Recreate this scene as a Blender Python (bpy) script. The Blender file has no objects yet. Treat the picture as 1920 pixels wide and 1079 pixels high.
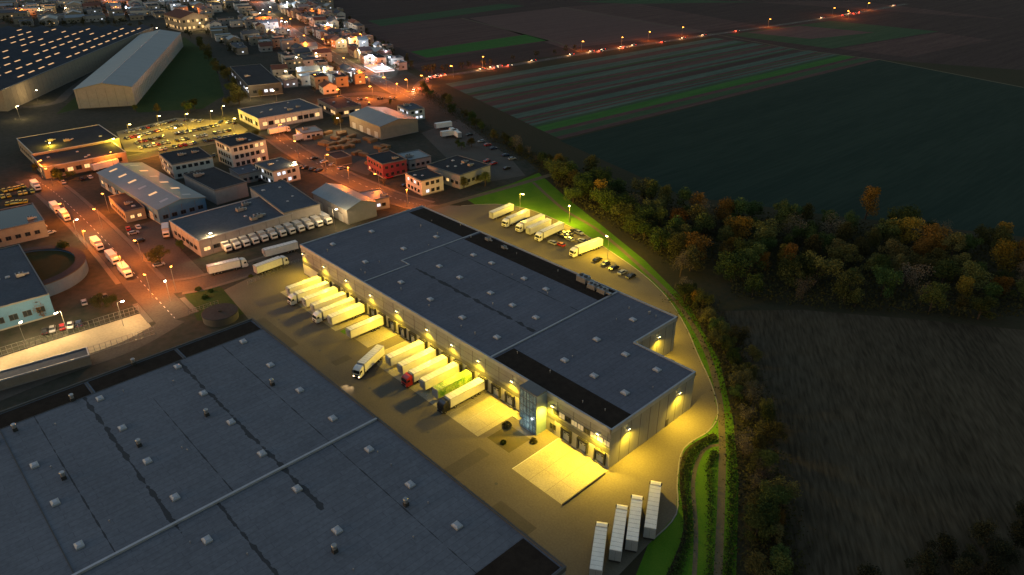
import bpy, math, random
from mathutils import Vector, noise
R=random.Random(7)
sc=bpy.context.scene
COL=sc.collection
# ---------------------------------------------------------------- site survey (plan metres from the aerial's geometry)
FOC=1359.0; PIT=math.radians(27.9); CP,SP=math.cos(PIT),math.sin(PIT)
CAM=(235.2,-114.4,126.0); FW=(-.723,.691); RT=(.691,.723)
def P(x,y,z=0.0):
    u=540-y; X=x-960; Y=FOC*CP+u*SP; Z=-FOC*SP+u*CP
    k=(CAM[2]-z)/-Z
    return (CAM[0]+RT[0]*X*k+FW[0]*Y*k, CAM[1]+RT[1]*X*k+FW[1]*Y*k)
# ---------------------------------------------------------------- materials
def newmat(n):
    m=bpy.data.materials.new(n); m.use_nodes=True
    return m,m.node_tree.nodes,m.node_tree.links,m.node_tree.nodes["Principled BSDF"]
def mat(n,c1,c2=None,scale=.3,rough=.85,bump=0.0,metal=0.0,stretch=None,ang=0,fine=4.0,emis=None,es=0,objrand=0,contrast=1.0):
    m,N,L,b=newmat(n)
    if c2 is None: c2=tuple(v*.72 for v in c1)
    tc=N.new('ShaderNodeTexCoord'); mp=N.new('ShaderNodeMapping')
    L.new(tc.outputs['Object'],mp.inputs[0])
    mp.vector_type='TEXTURE'
    mp.inputs['Rotation'].default_value=(0,0,ang)
    if stretch: mp.inputs['Scale'].default_value=stretch
    n1=N.new('ShaderNodeTexNoise'); n1.inputs['Scale'].default_value=scale; n1.inputs['Detail'].default_value=8; n1.inputs['Roughness'].default_value=.65
    n2=N.new('ShaderNodeTexNoise'); n2.inputs['Scale'].default_value=scale*fine*3; n2.inputs['Detail'].default_value=5
    L.new(mp.outputs[0],n1.inputs[0]); L.new(mp.outputs[0],n2.inputs[0])
    ad=N.new('ShaderNodeMath'); ad.operation='ADD'; L.new(n1.outputs[0],ad.inputs[0]); L.new(n2.outputs[0],ad.inputs[1])
    mr=N.new('ShaderNodeMapRange'); mr.inputs[1].default_value=1-.28/contrast; mr.inputs[2].default_value=1+.28/contrast
    L.new(ad.outputs[0],mr.inputs[0])
    mx=N.new('ShaderNodeMix'); mx.data_type='RGBA'; mx.inputs[6].default_value=(*c1,1); mx.inputs[7].default_value=(*c2,1)
    L.new(mr.outputs[0],mx.inputs[0])
    out=mx.outputs[2]
    if objrand:
        oi=N.new('ShaderNodeObjectInfo'); m2=N.new('ShaderNodeMapRange'); m2.inputs[3].default_value=1-objrand; m2.inputs[4].default_value=1+objrand
        L.new(oi.outputs['Random'],m2.inputs[0]); hs=N.new('ShaderNodeHueSaturation'); L.new(m2.outputs[0],hs.inputs['Value']); L.new(out,hs.inputs['Color'])
        m3=N.new('ShaderNodeMapRange'); m3.inputs[3].default_value=.5-objrand*.06; m3.inputs[4].default_value=.5+objrand*.06
        ml=N.new('ShaderNodeMath'); ml.operation='FRACT'; mm=N.new('ShaderNodeMath'); mm.operation='MULTIPLY'; mm.inputs[1].default_value=13.7
        L.new(oi.outputs['Random'],mm.inputs[0]); L.new(mm.outputs[0],ml.inputs[0]); L.new(ml.outputs[0],m3.inputs[0]); L.new(m3.outputs[0],hs.inputs['Hue'])
        out=hs.outputs[0]
    L.new(out,b.inputs['Base Color']); b.inputs['Roughness'].default_value=rough; b.inputs['Metallic'].default_value=metal
    if rough>=.85: b.inputs['Specular IOR Level'].default_value=.06
    if bump:
        bp=N.new('ShaderNodeBump'); bp.inputs['Strength'].default_value=min(1,bump); bp.inputs['Distance'].default_value=.15*bump; L.new(n2.outputs[0],bp.inputs['Height']); L.new(bp.outputs[0],b.inputs['Normal'])
    if emis:
        b.inputs['Emission Color'].default_value=(*emis,1); b.inputs['Emission Strength'].default_value=es
        m.cycles.emission_sampling='NONE'
    return m
def emat(n,c,s):
    return mat(n,(.3,.3,.3),emis=c,es=s)
def roofmat(n,c,stains,seam=True):
    m=mat(n,c,tuple(v*.7 for v in c),.05,.8,.25,fine=9)
    N,L=m.node_tree.nodes,m.node_tree.links; b=N["Principled BSDF"]; b.inputs['Specular IOR Level'].default_value=.2
    src=b.inputs['Base Color'].links[0].from_socket
    tc=N.new('ShaderNodeTexCoord')
    br=N.new('ShaderNodeTexBrick'); br.inputs['Scale'].default_value=1; br.inputs['Brick Width'].default_value=14; br.inputs['Row Height'].default_value=1.7
    br.inputs['Mortar Size'].default_value=.06; br.inputs['Mortar Smooth'].default_value=.3; br.inputs['Color1'].default_value=(1,1,1,1); br.inputs['Color2'].default_value=(.89,.89,.9,1); br.inputs['Mortar'].default_value=(.6,.6,.63,1)
    mp=N.new('ShaderNodeMapping'); mp.inputs['Rotation'].default_value=(0,0,math.pi/2); L.new(tc.outputs['Object'],mp.inputs[0]); L.new(mp.outputs[0],br.inputs['Vector'])
    mu=N.new('ShaderNodeMix'); mu.data_type='RGBA'; mu.blend_type='MULTIPLY'; mu.inputs[0].default_value=.85
    L.new(src,mu.inputs[6]); L.new(br.outputs[0],mu.inputs[7]); out=mu.outputs[2]
    sx=N.new('ShaderNodeSeparateXYZ'); L.new(tc.outputs['Object'],sx.inputs[0])
    ns=N.new('ShaderNodeTexNoise'); ns.inputs['Scale'].default_value=.35; ns.inputs['Detail'].default_value=6; L.new(tc.outputs['Object'],ns.inputs[0])
    for t0,wd,x0,x1 in stains:
        a=N.new('ShaderNodeMath'); a.operation='SUBTRACT'; L.new(sx.outputs[1],a.inputs[0]); a.inputs[1].default_value=t0
        a2=N.new('ShaderNodeMath'); a2.operation='ABSOLUTE'; L.new(a.outputs[0],a2.inputs[0])
        w=N.new('ShaderNodeMath'); w.operation='MULTIPLY_ADD'; L.new(ns.outputs[0],w.inputs[0]); w.inputs[1].default_value=wd*5; w.inputs[2].default_value=-wd*1.75
        lt=N.new('ShaderNodeMath'); lt.operation='LESS_THAN'; L.new(a2.outputs[0],lt.inputs[0]); L.new(w.outputs[0],lt.inputs[1])
        g=N.new('ShaderNodeMath'); g.operation='GREATER_THAN'; L.new(sx.outputs[0],g.inputs[0]); g.inputs[1].default_value=x0
        g2=N.new('ShaderNodeMath'); g2.operation='LESS_THAN'; L.new(sx.outputs[0],g2.inputs[0]); g2.inputs[1].default_value=x1
        k=N.new('ShaderNodeMath'); k.operation='MULTIPLY'; L.new(lt.outputs[0],k.inputs[0]); L.new(g.outputs[0],k.inputs[1])
        k2=N.new('ShaderNodeMath'); k2.operation='MULTIPLY'; L.new(k.outputs[0],k2.inputs[0]); L.new(g2.outputs[0],k2.inputs[1])
        k3=N.new('ShaderNodeMath'); k3.operation='MULTIPLY'; L.new(k2.outputs[0],k3.inputs[0]); k3.inputs[1].default_value=.75
        mx=N.new('ShaderNodeMix'); mx.data_type='RGBA'; L.new(k3.outputs[0],mx.inputs[0]); L.new(out,mx.inputs[6]); mx.inputs[7].default_value=(.012,.013,.014,1); out=mx.outputs[2]
    L.new(out,b.inputs['Base Color'])
    return m
M={}
M['ground']=mat('ground_soil',(.026,.028,.016),(.04,.034,.021),.02,1,.6,fine=10)
M['grass']=mat('verge_grass',(.04,.115,.009),(.075,.145,.014),.12,1,.8,fine=8)
M['lawn']=mat('dark_lawn',(.022,.042,.014),(.035,.055,.018),.1,1,.8)
M['asph']=mat('asphalt',(.10,.088,.068),(.14,.124,.095),.06,.85,.2,fine=12)
M['asph2']=mat('street_asphalt',(.06,.055,.05),(.085,.08,.07),.1,.85,.2)
M['conc']=mat('concrete_slab',(.36,.33,.245),(.22,.2,.15),.10,.85,.2,fine=9)
M['pave']=mat('paving',(.12,.11,.095),(.085,.08,.07),.2,.9,.3)
M['path']=mat('gravel_path',(.12,.105,.07),(.08,.07,.045),.3,1,.3)
M['white']=mat('road_paint',(.6,.6,.56),(.35,.35,.33),2,.7)
M['kerb']=mat('kerb_stone',(.25,.24,.22),None,1,.9)
M['slab']=mat('slab_joint_sealant',(.17,.16,.13),None,1,.9)
M['roofA']=roofmat('roof_membrane',(.108,.115,.145),[(19.5,.7,46,105),(38.5,.16,38,105)])
M['roofB']=roofmat('roof_membrane_worn',(.128,.14,.168),[(-64.5,.55,46,125),(-89,.5,44,112),(-100.5,.15,46,107),(-76,.12,60,107),(-52,.12,46,165),(-80,.45,107,165)])
M['gravel']=mat('dark_gravel_bed',(.016,.012,.01),(.034,.026,.02),.6,1,.5)
M['trim']=mat('metal_trim',(.34,.35,.38),(.25,.26,.28),.5,.5,0,.3)
M['clad']=mat('wall_cladding',(.25,.25,.24),(.19,.19,.18),.3,.5,0,.2,stretch=(1,1,6))
M['cladd']=mat('dark_cladding',(.12,.12,.12),(.085,.085,.09),.3,.5,0,.2)
M['plinth']=mat('concrete_plinth',(.38,.37,.34),(.3,.29,.27),.5,.8)
M['joint']=mat('panel_joint',(.06,.06,.06),None,1,.8)
M['rubber']=mat('black_rubber',(.015,.015,.015),None,1,.8)
M['door']=mat('sectional_door',(.45,.45,.43),(.36,.36,.34),1,.5)
M['sky']=mat('skylight_dome',(.32,.34,.39),(.24,.26,.3),1,.35)
M['glassd']=mat('dark_glass',(.02,.025,.03),None,1,.08)
M['glassb']=mat('lit_glazing',(.02,.04,.05),(.22,.3,.3),1.2,.08,emis=(.35,.6,.6),es=.07,contrast=2)
M['litw']=emat('lit_window_warm',(1,.6,.22),1.2)
M['lito']=emat('lit_office_window',(.9,.62,.22),.5)
M['litc']=emat('lit_window_cool',(.85,.9,1),1.3)
M['litr']=emat('lit_roof_light',(1,.52,.2),.9)
M['bluep']=mat('blue_panel',(.16,.24,.33),(.12,.19,.27),1,.35)
M['truckw']=mat('truck_white_paint',(.72,.72,.7),(.56,.56,.54),.5,.35,objrand=.1)
M['truckr']=mat('truck_red_paint',(.5,.02,.015),None,1,.3)
M['truckk']=mat('truck_black_paint',(.012,.012,.014),None,1,.3)
M['truckg']=mat('trailer_green_print',(.02,.16,.01),(.4,.5,.12),.45,.4,contrast=3)
M['chas']=mat('chassis_dark',(.02,.02,.022),None,1,.7)
M['tyre']=mat('tyre_rubber',(.012,.012,.012),None,1,.9)
M['rim']=mat('wheel_rim',(.4,.4,.4),None,1,.4,0,.8)
M['head']=emat('headlight_lit',(1,.7,.4),14)
M['tail']=emat('tail_light_lit',(1,.03,.01),10)
M['heado']=mat('headlight_off',(.6,.6,.6),None,1,.2)
M['ylamp']=emat('yellow_lamp',(1,.78,.25),30)
M['olamp']=emat('orange_lamp',(1,.34,.04),14)
M['wlamp']=emat('white_lamp',(1,.84,.58),22)
M['blamp']=emat('blue_white_lamp',(.6,.7,1),18)
M['pole']=mat('galvanised_steel',(.3,.3,.3),None,1,.5,0,.7)
M['bark']=mat('bark',(.06,.045,.035),None,3,.95,.3)
M['lgreen']=mat('foliage_green',(.034,.052,.015),(.055,.075,.022),.5,.9,objrand=.5)
M['lolive']=mat('foliage_olive',(.056,.058,.02),(.088,.082,.026),.5,.9,objrand=.5)
M['lor']=mat('foliage_autumn_orange',(.12,.07,.013),(.18,.105,.02),.5,.9,objrand=.4)
M['lbr']=mat('foliage_sparse_brown',(.08,.066,.044),(.112,.09,.06),.5,.9,objrand=.4)
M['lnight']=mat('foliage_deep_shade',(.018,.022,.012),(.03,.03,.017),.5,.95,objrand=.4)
M['under']=mat('undergrowth_leaves',(.028,.032,.012),(.045,.04,.016),.4,1)
M['ww']=mat('white_render',(.54,.52,.48),(.4,.38,.35),.5,.85)
M['wg']=mat('grey_render',(.27,.265,.26),(.2,.195,.19),.5,.8)
M['wb']=mat('beige_render',(.26,.23,.18),(.19,.17,.135),.5,.85)
M['wr']=mat('red_cladding',(.18,.03,.045),(.13,.02,.03),.5,.6)
M['wbl']=mat('blue_cladding',(.05,.15,.28),(.04,.11,.21),.5,.6)
M['wbd']=mat('deep_blue_cladding',(.03,.09,.2),(.02,.06,.14),.5,.6)
M['wk']=mat('anthracite_wall',(.06,.06,.065),None,.5,.6)
M['rk']=mat('roof_bitumen',(.028,.028,.031),(.045,.045,.05),.1,.9,.2)
M['rg']=mat('roof_grey_felt',(.085,.095,.115),(.058,.065,.08),.1,.85,.2)
M['rm']=mat('roof_metal_sheet',(.16,.2,.235),(.12,.15,.175),.15,.5,.1,.1,stretch=(1,8,1))
M['rt']=mat('roof_clay_tile',(.11,.056,.045),(.08,.042,.036),.8,.85,.3)
M['rs']=mat('solar_glass',(.015,.02,.04),None,.5,.15)
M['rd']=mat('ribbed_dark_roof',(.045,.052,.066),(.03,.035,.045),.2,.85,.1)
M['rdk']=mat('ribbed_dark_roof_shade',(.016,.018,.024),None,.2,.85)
M['tim']=mat('timber_orange',(.22,.12,.05),(.14,.08,.03),1,.8)
M['steel']=mat('duct_steel',(.33,.33,.34),None,1,.4,0,.6)
# ---------------------------------------------------------------- mesh builder
class MB:
    def __init__(s): s.v=[];s.f=[];s.m=[]
    def add(s,vs,fs,mi=0):
        o=len(s.v); s.v+=vs; s.f+=[tuple(i+o for i in f) for f in fs]; s.m+=[mi]*len(fs); return s
    def box(s,x0,y0,z0,x1,y1,z1,mi=0):
        return s.add([(x0,y0,z0),(x1,y0,z0),(x1,y1,z0),(x0,y1,z0),(x0,y0,z1),(x1,y0,z1),(x1,y1,z1),(x0,y1,z1)],
            [(3,2,1,0),(4,5,6,7),(0,1,5,4),(1,2,6,5),(2,3,7,6),(3,0,4,7)],mi)
    def frus(s,x0,y0,x1,y1,z0,X0,Y0,X1,Y1,z1,mi=0,mt=None):
        s.add([(x0,y0,z0),(x1,y0,z0),(x1,y1,z0),(x0,y1,z0),(X0,Y0,z1),(X1,Y0,z1),(X1,Y1,z1),(X0,Y1,z1)],
            [(3,2,1,0),(0,1,5,4),(1,2,6,5),(2,3,7,6),(3,0,4,7)],mi)
        return s.add([(X0,Y0,z1),(X1,Y0,z1),(X1,Y1,z1),(X0,Y1,z1)],[(0,1,2,3)],mi if mt is None else mt)
    def prism(s,poly,z0,z1,mi=0,top=True,mt=None):
        n=len(poly); v=[(x,y,z0) for x,y in poly]+[(x,y,z1) for x,y in poly]
        s.add(v,[(i,(i+1)%n,(i+1)%n+n,i+n) for i in range(n)],mi)
        if top: s.add([(x,y,z1) for x,y in poly],[tuple(range(n))],mi if mt is None else mt)
        return s
    def side(s,prof,y0,y1,mi=0):
        n=len(prof); v=[(x,y0,z) for x,z in prof]+[(x,y1,z) for x,z in prof]
        return s.add(v,[tuple(range(n)),tuple(range(2*n-1,n-1,-1))]+[(i,i+n,(i+1)%n+n,(i+1)%n) for i in range(n)],mi)
    def cyl(s,x,y,z0,z1,r0,r1=None,n=10,mi=0,axis='z'):
        r1=r0 if r1 is None else r1; v=[]
        for k,(z,r) in enumerate(((z0,r0),(z1,r1))):
            for i in range(n):
                a=2*math.pi*i/n; c,d=r*math.cos(a),r*math.sin(a)
                v.append((x+c,y+d,z) if axis=='z' else (x+c,z,y+d))
        return s.add(v,[(i,(i+1)%n,(i+1)%n+n,i+n) for i in range(n)]+[tuple(range(n,2*n)),tuple(range(n-1,-1,-1))],mi)
    def tube(s,p,q,r0,r1,n=6,mi=0):
        p,q=Vector(p),Vector(q); d=(q-p).normalized(); a=d.orthogonal().normalized(); b=d.cross(a); v=[]
        for c,r in ((p,r0),(q,r1)):
            for i in range(n):
                t=2*math.pi*i/n; v.append(tuple(c+a*(r*math.cos(t))+b*(r*math.sin(t))))
        return s.add(v,[(i,(i+1)%n,(i+1)%n+n,i+n) for i in range(n)]+[tuple(range(n,2*n))],mi)
    def mesh(s,name,mats):
        me=bpy.data.meshes.new(name); me.from_pydata(s.v,[],s.f)
        for m in mats: me.materials.append(m if not isinstance(m,str) else M[m])
        me.polygons.foreach_set('material_index',s.m); me.update(); return me
def put(name,me,parent=None,loc=(0,0,0),rz=0,scale=None):
    o=bpy.data.objects.new(name,me); o.location=loc; o.rotation_euler[2]=rz
    if scale: o.scale=scale
    if parent: o.parent=parent
    COL.objects.link(o); return o
def thing(name,label,cat,loc=(0,0,0),rz=0,me=None,group=None,scale=None):
    o=put(name,me,None,loc,rz,scale); o['label']=label; o['category']=cat
    if group: o['group']=group
    return o
def struct(name,me):
    o=put(name,me); o['kind']='structure'; return o
def sheet(name,poly,lev,m):
    z=.004*lev
    me=MB().add([(x,y,z) for x,y in poly],[tuple(range(len(poly)))]).mesh(name,[m]); me.update()
    if me.polygons[0].normal.z<0: me.flip_normals()
    return struct(name,me)
def sheetp(name,px,lev,m): return sheet(name,[P(*p) for p in px],lev,m)
def smooth(pts,n=6):
    out=[]
    for i in range(len(pts)-1):
        p0=pts[max(i-1,0)];p1=pts[i];p2=pts[i+1];p3=pts[min(i+2,len(pts)-1)]
        for k in range(n):
            t=k/n; out.append(tuple(.5*((2*p1[j])+(-p0[j]+p2[j])*t+(2*p0[j]-5*p1[j]+4*p2[j]-p3[j])*t*t+(-p0[j]+3*p1[j]-3*p2[j]+p3[j])*t**3) for j in (0,1)))
    out.append(pts[-1]); return out
def ribbon(name,pts,w,lev,m,off=0,hgt=None,avoid=()):
    z=.004*lev; v=[]; n=len(pts); mb=MB(); ok=[]
    for i,p in enumerate(pts):
        a=Vector(pts[max(i-1,0)]);b=Vector(pts[min(i+1,n-1)]); d=(b-a).normalized(); q=Vector((-d.y,d.x)); c=Vector(p)+q*off
        v.append((c+q*w/2,c-q*w/2)); ok.append(all(min((c.x-x)**2+(c.y-y)**2 for x,y in ap)>(aw/2+1.4)**2 for ap,aw in avoid))
    for i in range(n-1):
        a,b=v[i];c,d=v[i+1]
        if not (ok[i] and ok[i+1]): continue
        if hgt is None: mb.add([(a.x,a.y,z),(b.x,b.y,z),(d.x,d.y,z),(c.x,c.y,z)],[(0,1,2,3)])
        else: mb.add([(a.x,a.y,z),(b.x,b.y,z),(d.x,d.y,z),(c.x,c.y,z),(a.x,a.y,hgt),(b.x,b.y,hgt),(d.x,d.y,hgt),(c.x,c.y,hgt)],[(4,5,6,7),(1,2,6,5),(0,4,7,3)])
    return struct(name,mb.mesh(name,[m]))
def SP_(px,n=6): return smooth([P(*p) for p in px],n)
def light(parent,loc,col,pw,typ='POINT',rad=.25,rot=None,size=150,name='lamp_light'):
    l=bpy.data.lights.new(name,typ); l.color=col; l.energy=pw; l.shadow_soft_size=rad
    if typ=='SPOT': l.spot_size=math.radians(size); l.spot_blend=.8
    o=bpy.data.objects.new(name,l); o.location=loc; o.parent=parent
    if rot: o.rotation_euler=rot
    COL.objects.link(o); return o
YEL=(1,.64,.035); ORA=(1,.2,.012); WRM=(1,.66,.28); WHT=(.85,.92,1)
VZ=.07
# ---------------------------------------------------------------- ground & fields
g=MB(); S=6000
g.add([(-S,-S,0),(S,-S,0),(S,S,0),(-S,S,0)],[(0,1,2,3)]); struct('ground',g.mesh('ground',['ground']))
a0=P(850,180);a1=P(1330,90); FA=math.atan2(a1[1]-a0[1],a1[0]-a0[0])
def field(n,c1,c2,sc=.14): return mat(n,c1,c2,sc,1,.6,stretch=(16,1,1),ang=FA,fine=4,contrast=1.7)
fg=field('field_green',(.026,.054,.027),(.045,.074,.04)); fb=field('field_brown',(.056,.033,.031),(.086,.054,.048)); fl=field('field_bright_green',(.026,.085,.02),(.042,.115,.028))
ft=field('field_teal',(.036,.068,.052),(.076,.108,.086)); fd=field('field_dark_soil',(.038,.025,.024),(.058,.04,.036)); fdk=field('field_crop_vignette',(.0125,.0255,.0195),(.0195,.034,.0255),.05)  # fdk: crop colour lowered to paint in the vignette on the right
fr=mat('stubble_field',(.028,.023,.015),(.066,.055,.037),.045,1,.9,stretch=(1,8,1),ang=.6,fine=9,contrast=1.4)
fu=field('field_red_soil',(.078,.048,.046),(.105,.066,.058))
sheetp('field',[(590,-12),(2600,-12),(2300,160),(1640,112),(1330,70),(1100,97),(800,142),(640,50)],1,fd)
sheetp('field',[(1050,265),(1650,113),(1920,165),(2500,240),(2500,440),(1920,445),(1560,405),(1280,368)],1,fdk)
sheetp('field',[(1290,585),(1500,582),(1700,598),(1920,620),(2300,640),(2300,1300),(1440,1300),(1440,1079),(1420,800),(1370,690)],1,fr)
sheetp('field',[(655,48),(870,35),(1030,77),(800,115)],2,fb)
sheetp('field',[(770,98),(985,66),(1025,77),(800,109)],3,fl)
sheetp('field',[(880,35),(1060,14),(1330,60),(1060,92)],2,fu)
sheetp('field',[(690,40),(940,8),(985,12),(715,50)],3,fg)
sheetp('field',[(1060,14),(1180,5),(1420,48),(1330,60)],2,fb)
sheetp('field',[(1080,4),(1220,-2),(1420,5),(1180,8)],3,fg)
sheetp('field',[(1420,5),(1600,2),(1900,38),(1640,20)],2,fb)
sheetp('field',[(1360,66),(1560,40),(1760,60),(1560,92)],2,fg)
sheetp('field',[(1400,62),(1500,49),(1640,62),(1520,74)],3,fu)
sheetp('field',[(1570,92),(1760,62),(1860,76),(1700,108)],2,fb)
sheetp('field',[(1640,28),(1920,60),(1920,78),(1600,36)],2,fd)
def lp(a,b,t): return (a[0]+(b[0]-a[0])*t,a[1]+(b[1]-a[1])*t)
RS=random.Random(11); cuts=[0]
while cuts[-1]<.97: cuts.append(cuts[-1]+RS.choice((.018,.028,.04,.06)))
cuts[-1]=1
for i in range(len(cuts)-1):
    A,B=(835,158),(1050,262); C,D=(1340,72),(1650,113)
    m_=fl if .76<cuts[i]<.81 else [ft,fb,ft,fg,fd,ft,fb,fg,fb][i%9]
    sheetp('field_strip',[lp(A,B,cuts[i]),lp(C,D,cuts[i]),lp(C,D,cuts[i+1]),lp(A,B,cuts[i+1])],3,m_)
ribbon('field_track',[P(*p) for p in [(1355,68),(1500,95),(1650,113),(1920,165)]],2.4,5,M['path'])
ribbon('field_track',[P(*p) for p in [(865,35),(1045,80),(1085,98)]],2,5,M['path'])
ribbon('field_track',[P(*p) for p in [(1050,14),(1355,68)]],2,6,M['path'])
sheetp('district_ground',[(-300,-12),(560,-12),(640,60),(790,150),(1010,320),(960,345),(800,392),(560,480),(420,545),(475,600),(300,700),(-400,900)],1,
  mat('district_paving',(.026,.032,.024),(.055,.05,.043),.03,.95,.3))
sheetp('grass_verge',[(870,372),(960,345),(1010,325),(1060,370),(1130,425),(1210,490),(1290,570),(1350,680),(1375,790),(1385,900),(1380,1090),(1180,1110),(1240,960),(1270,850),(1340,770),(1290,640),(1180,530),(1050,460),(930,408)],2,M['grass'])
sheetp('grass_verge',[(230,190),(300,140),(345,70),(400,110),(420,180),(380,205),(260,212)],2,M['lawn'])
sheetp('grass_verge',[(105,215),(150,175),(210,100),(240,75),(250,66),(256,68),(150,160),(148,205)],2,M['lawn'])
sheetp('grass_verge',[(345,550),(400,532),(440,555),(470,585),(430,600),(370,602)],2,M['lawn'])
EDGE=[(865,387),(930,384),(985,392),(1040,412),(1095,440),(1150,476),(1205,515),(1250,558),(1285,612),(1308,665),(1335,725),(1346,775),(1330,808),(1282,842),(1270,900),(1268,965),(1225,1012)]
sheetp('yard_asphalt',[(420,545),(560,478),(795,384)]+EDGE+[(1150,1090),(1040,1130),(900,1040),(700,850),(475,610)],4,M['asph'])
def pad(s0,s1,t0,t1=-.2):
    sheet('concrete_pad',[(s0,t0),(s1,t0),(s1,t1),(s0,t1)],6,M['conc'])
    x=s0
    while x<s1-.1:
        x+=5.65
        if x<s1: sheet('slab_joint',[(x-.05,t0),(x+.05,t0),(x+.05,t1),(x-.05,t1)],7,M['slab'])
    for t in (t0+(t1-t0)*.33,t0+(t1-t0)*.66): sheet('slab_joint',[(s0,t-.03),(s1,t-.03),(s1,t+.03),(s0,t+.03)],8,M['slab'])
pad(7,45,-14); pad(49,61,-12); pad(66,118.5,-15.5); pad(134,151,-17.5)
sheet('bay_marking',[(133.8,-17.5),(134.0,-17.5),(134.0,-.3),(133.8,-.3)],9,M['white'])
struct('ramp_wall',MB().box(151.05,-17.5,0,151.35,-2,.5).mesh('ramp_wall',['joint']))
for i in range(9): sheet('bay_marking',[(66+5.65*i+.05,-14.5),(66+5.65*i+.15,-14.5),(66+5.65*i+.15,-2),(66+5.65*i+.05,-2)],9,M['white'])
pt=mat('asphalt_repair_patch',(.078,.07,.055),(.105,.094,.074),.2,.9,.2)
for a,b,c,d in [(20,-31,44,-27),(60,-25,63,-19),(90,-34,118,-31.5),(122,-30,126,-18),(140,-33,152,-27)]: sheet('asphalt_patch',[(a,b),(c,b),(c,d),(a,d)],6,pt)
for s in (25,52,80,108,135):
    mb=MB().cyl(s,-24,.0,.028,.45,n=16); struct('manhole_cover',mb.mesh('manhole_cover',['joint']))
sheet('planting_bed',[(120.5,-14),(129,-14),(129,-6),(120.5,-6)],6,mat('bark_mulch_bed',(.06,.06,.03),(.09,.07,.035),.5,1,.5))
sheet('planting_bed',[(46,-13),(48.6,-13),(48.6,-.2),(46,-.2)],6,M['grass'])
ribbon('footpath',SP_([(1000,343),(1055,392),(1120,432),(1200,500),(1270,570),(1320,650),(1347,740),(1354,830),(1352,950),(1345,1100)]),1.8,5,M['path'])
ribbon('footpath',SP_([(800,395),(880,372),(960,350),(1035,328)]),3.5,6,M['path'])
ribbon('footpath',SP_([(1300,1110),(1305,1000),(1300,900),(1320,845),(1350,835)]),1.0,7,M['path'])
ribbon('drain_ditch',SP_([(1240,1110),(1285,1000),(1278,900),(1290,845),(1340,815)]),1.1,8,M['gravel'])
ribbon('footpath',SP_([(1270,440),(1330,455),(1400,470)]),3,5,M['path'])
ribbon('kerb',SP_(EDGE,4),.3,4,M['kerb'],hgt=.13)
roads=[([(470,-12),(500,25),(560,68),(640,115),(720,158),(775,188)],11),([(775,188),(800,150),(900,133),(1090,102),(1300,71),(1560,33),(1700,8)],8),
 ([(640,180),(700,176),(775,188),(800,160)],9),([(505,250),(560,288),(640,330),(740,372),(800,388)],10),([(60,335),(100,360),(150,405),(210,465),(270,535),(330,600)],12),
 ([(60,335),(160,315),(260,295),(400,265),(505,250),(560,225),(640,180)],9),([(265,545),(360,535),(450,510),(560,476)],10),([(0,205),(100,195),(140,165),(250,80)],7),([(330,600),(240,650),(100,700),(-100,780)],8)]
RW=[]
for i,(px,w) in enumerate(roads):
    pts=SP_(px,6); ribbon('street',pts,w,7+i,M['asph2']); RW.append((pts,w))
for k in (3,4,6,0,5):
    pts,w=RW[k]
    for s in (-1,1): ribbon('pavement',pts,1.8,3,M['pave'],off=s*(w/2+1.1),hgt=.12,avoid=[r for j,r in enumerate(RW) if j!=k])
for k in (3,4,0,1):
    pts=smooth(RW[k][0],3)
    for i in range(0,len(pts)-1,2): ribbon('road_marking',[pts[i],lp(pts[i],pts[i+1],.8)],.2,17,M['white'])
sheetp('car_park',[(218,248),(330,222),(440,228),(465,245),(440,262),(300,287),(235,285)],6,mat('light_paving',(.2,.18,.13),(.15,.13,.1),.1,.9))
sheetp('car_park',[(560,205),(640,182),(740,188),(690,205),(640,212)],6,M['asph2'])
sheetp('car_park',[(235,430),(320,405),(330,460),(390,520),(300,530),(250,470)],5,M['asph2'])
sheetp('car_park',[(790,250),(860,225),(960,300),(985,330),(900,345),(840,300)],5,M['asph2'])
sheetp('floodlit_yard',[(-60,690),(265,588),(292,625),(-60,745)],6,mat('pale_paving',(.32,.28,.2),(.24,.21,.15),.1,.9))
sheetp('storage_yard',[(555,262),(650,240),(735,278),(690,330),(600,300)],6,M['asph2'])
# ---------------------------------------------------------------- vehicles
def wheel_me(r=.5,w=.35):
    mb=MB(); mb.cyl(0,0,-w/2,w/2,r,n=14,mi=0,axis='y'); mb.cyl(0,0,-w/2-.02,w/2+.02,r*.55,n=10,mi=1,axis='y'); return mb.mesh('wheel',['tyre','rim'])
WH=wheel_me(); WHC=wheel_me(.33,.22)
def cab_me(p):
    mb=MB()
    mb.side([(0,.55),(2.25,.55),(2.32,1.3),(2.25,1.9),(2.0,2.95),(1.75,3.3),(.9,3.75),(0,3.75)],-1.22,1.22,0)
    mb.box(2.3,-1.24,.4,2.42,1.24,.85,1)
    for s in (-1,1): mb.box(2.0,s*1.38-.1,1.9,2.15,s*1.38+.1,2.7,1)
    mb.box(.9,-1.245,1.95,1.75,-1.215,2.7,2); mb.box(.9,1.215,1.95,1.75,1.245,2.7,2)
    mb.box(2.3,-.8,1.05,2.345,.8,1.6,1)
    return mb.mesh('cab',[p,'chas','glassd'])
CAB={k:cab_me(k) for k in ('truckw','truckr','truckk')}
WS=MB().add([(2.29,-1.1,1.98),(2.29,1.1,1.98),(2.07,1.05,2.92),(2.07,-1.05,2.92),(2.2,-1.1,1.95),(2.2,1.1,1.95),(1.95,1.05,2.95),(1.95,-1.05,2.95)],[(0,1,2,3),(0,4,5,1),(1,5,6,2),(2,6,7,3),(3,7,4,0)]).mesh('windscreen',['glassd'])
CH=MB().box(-3.2,-.5,.55,1.9,.5,.95).box(-1.2,-1.2,.45,.2,-.6,1.0).box(-1.2,.6,.45,.2,1.2,1.0).mesh('chassis',['chas'])
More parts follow.
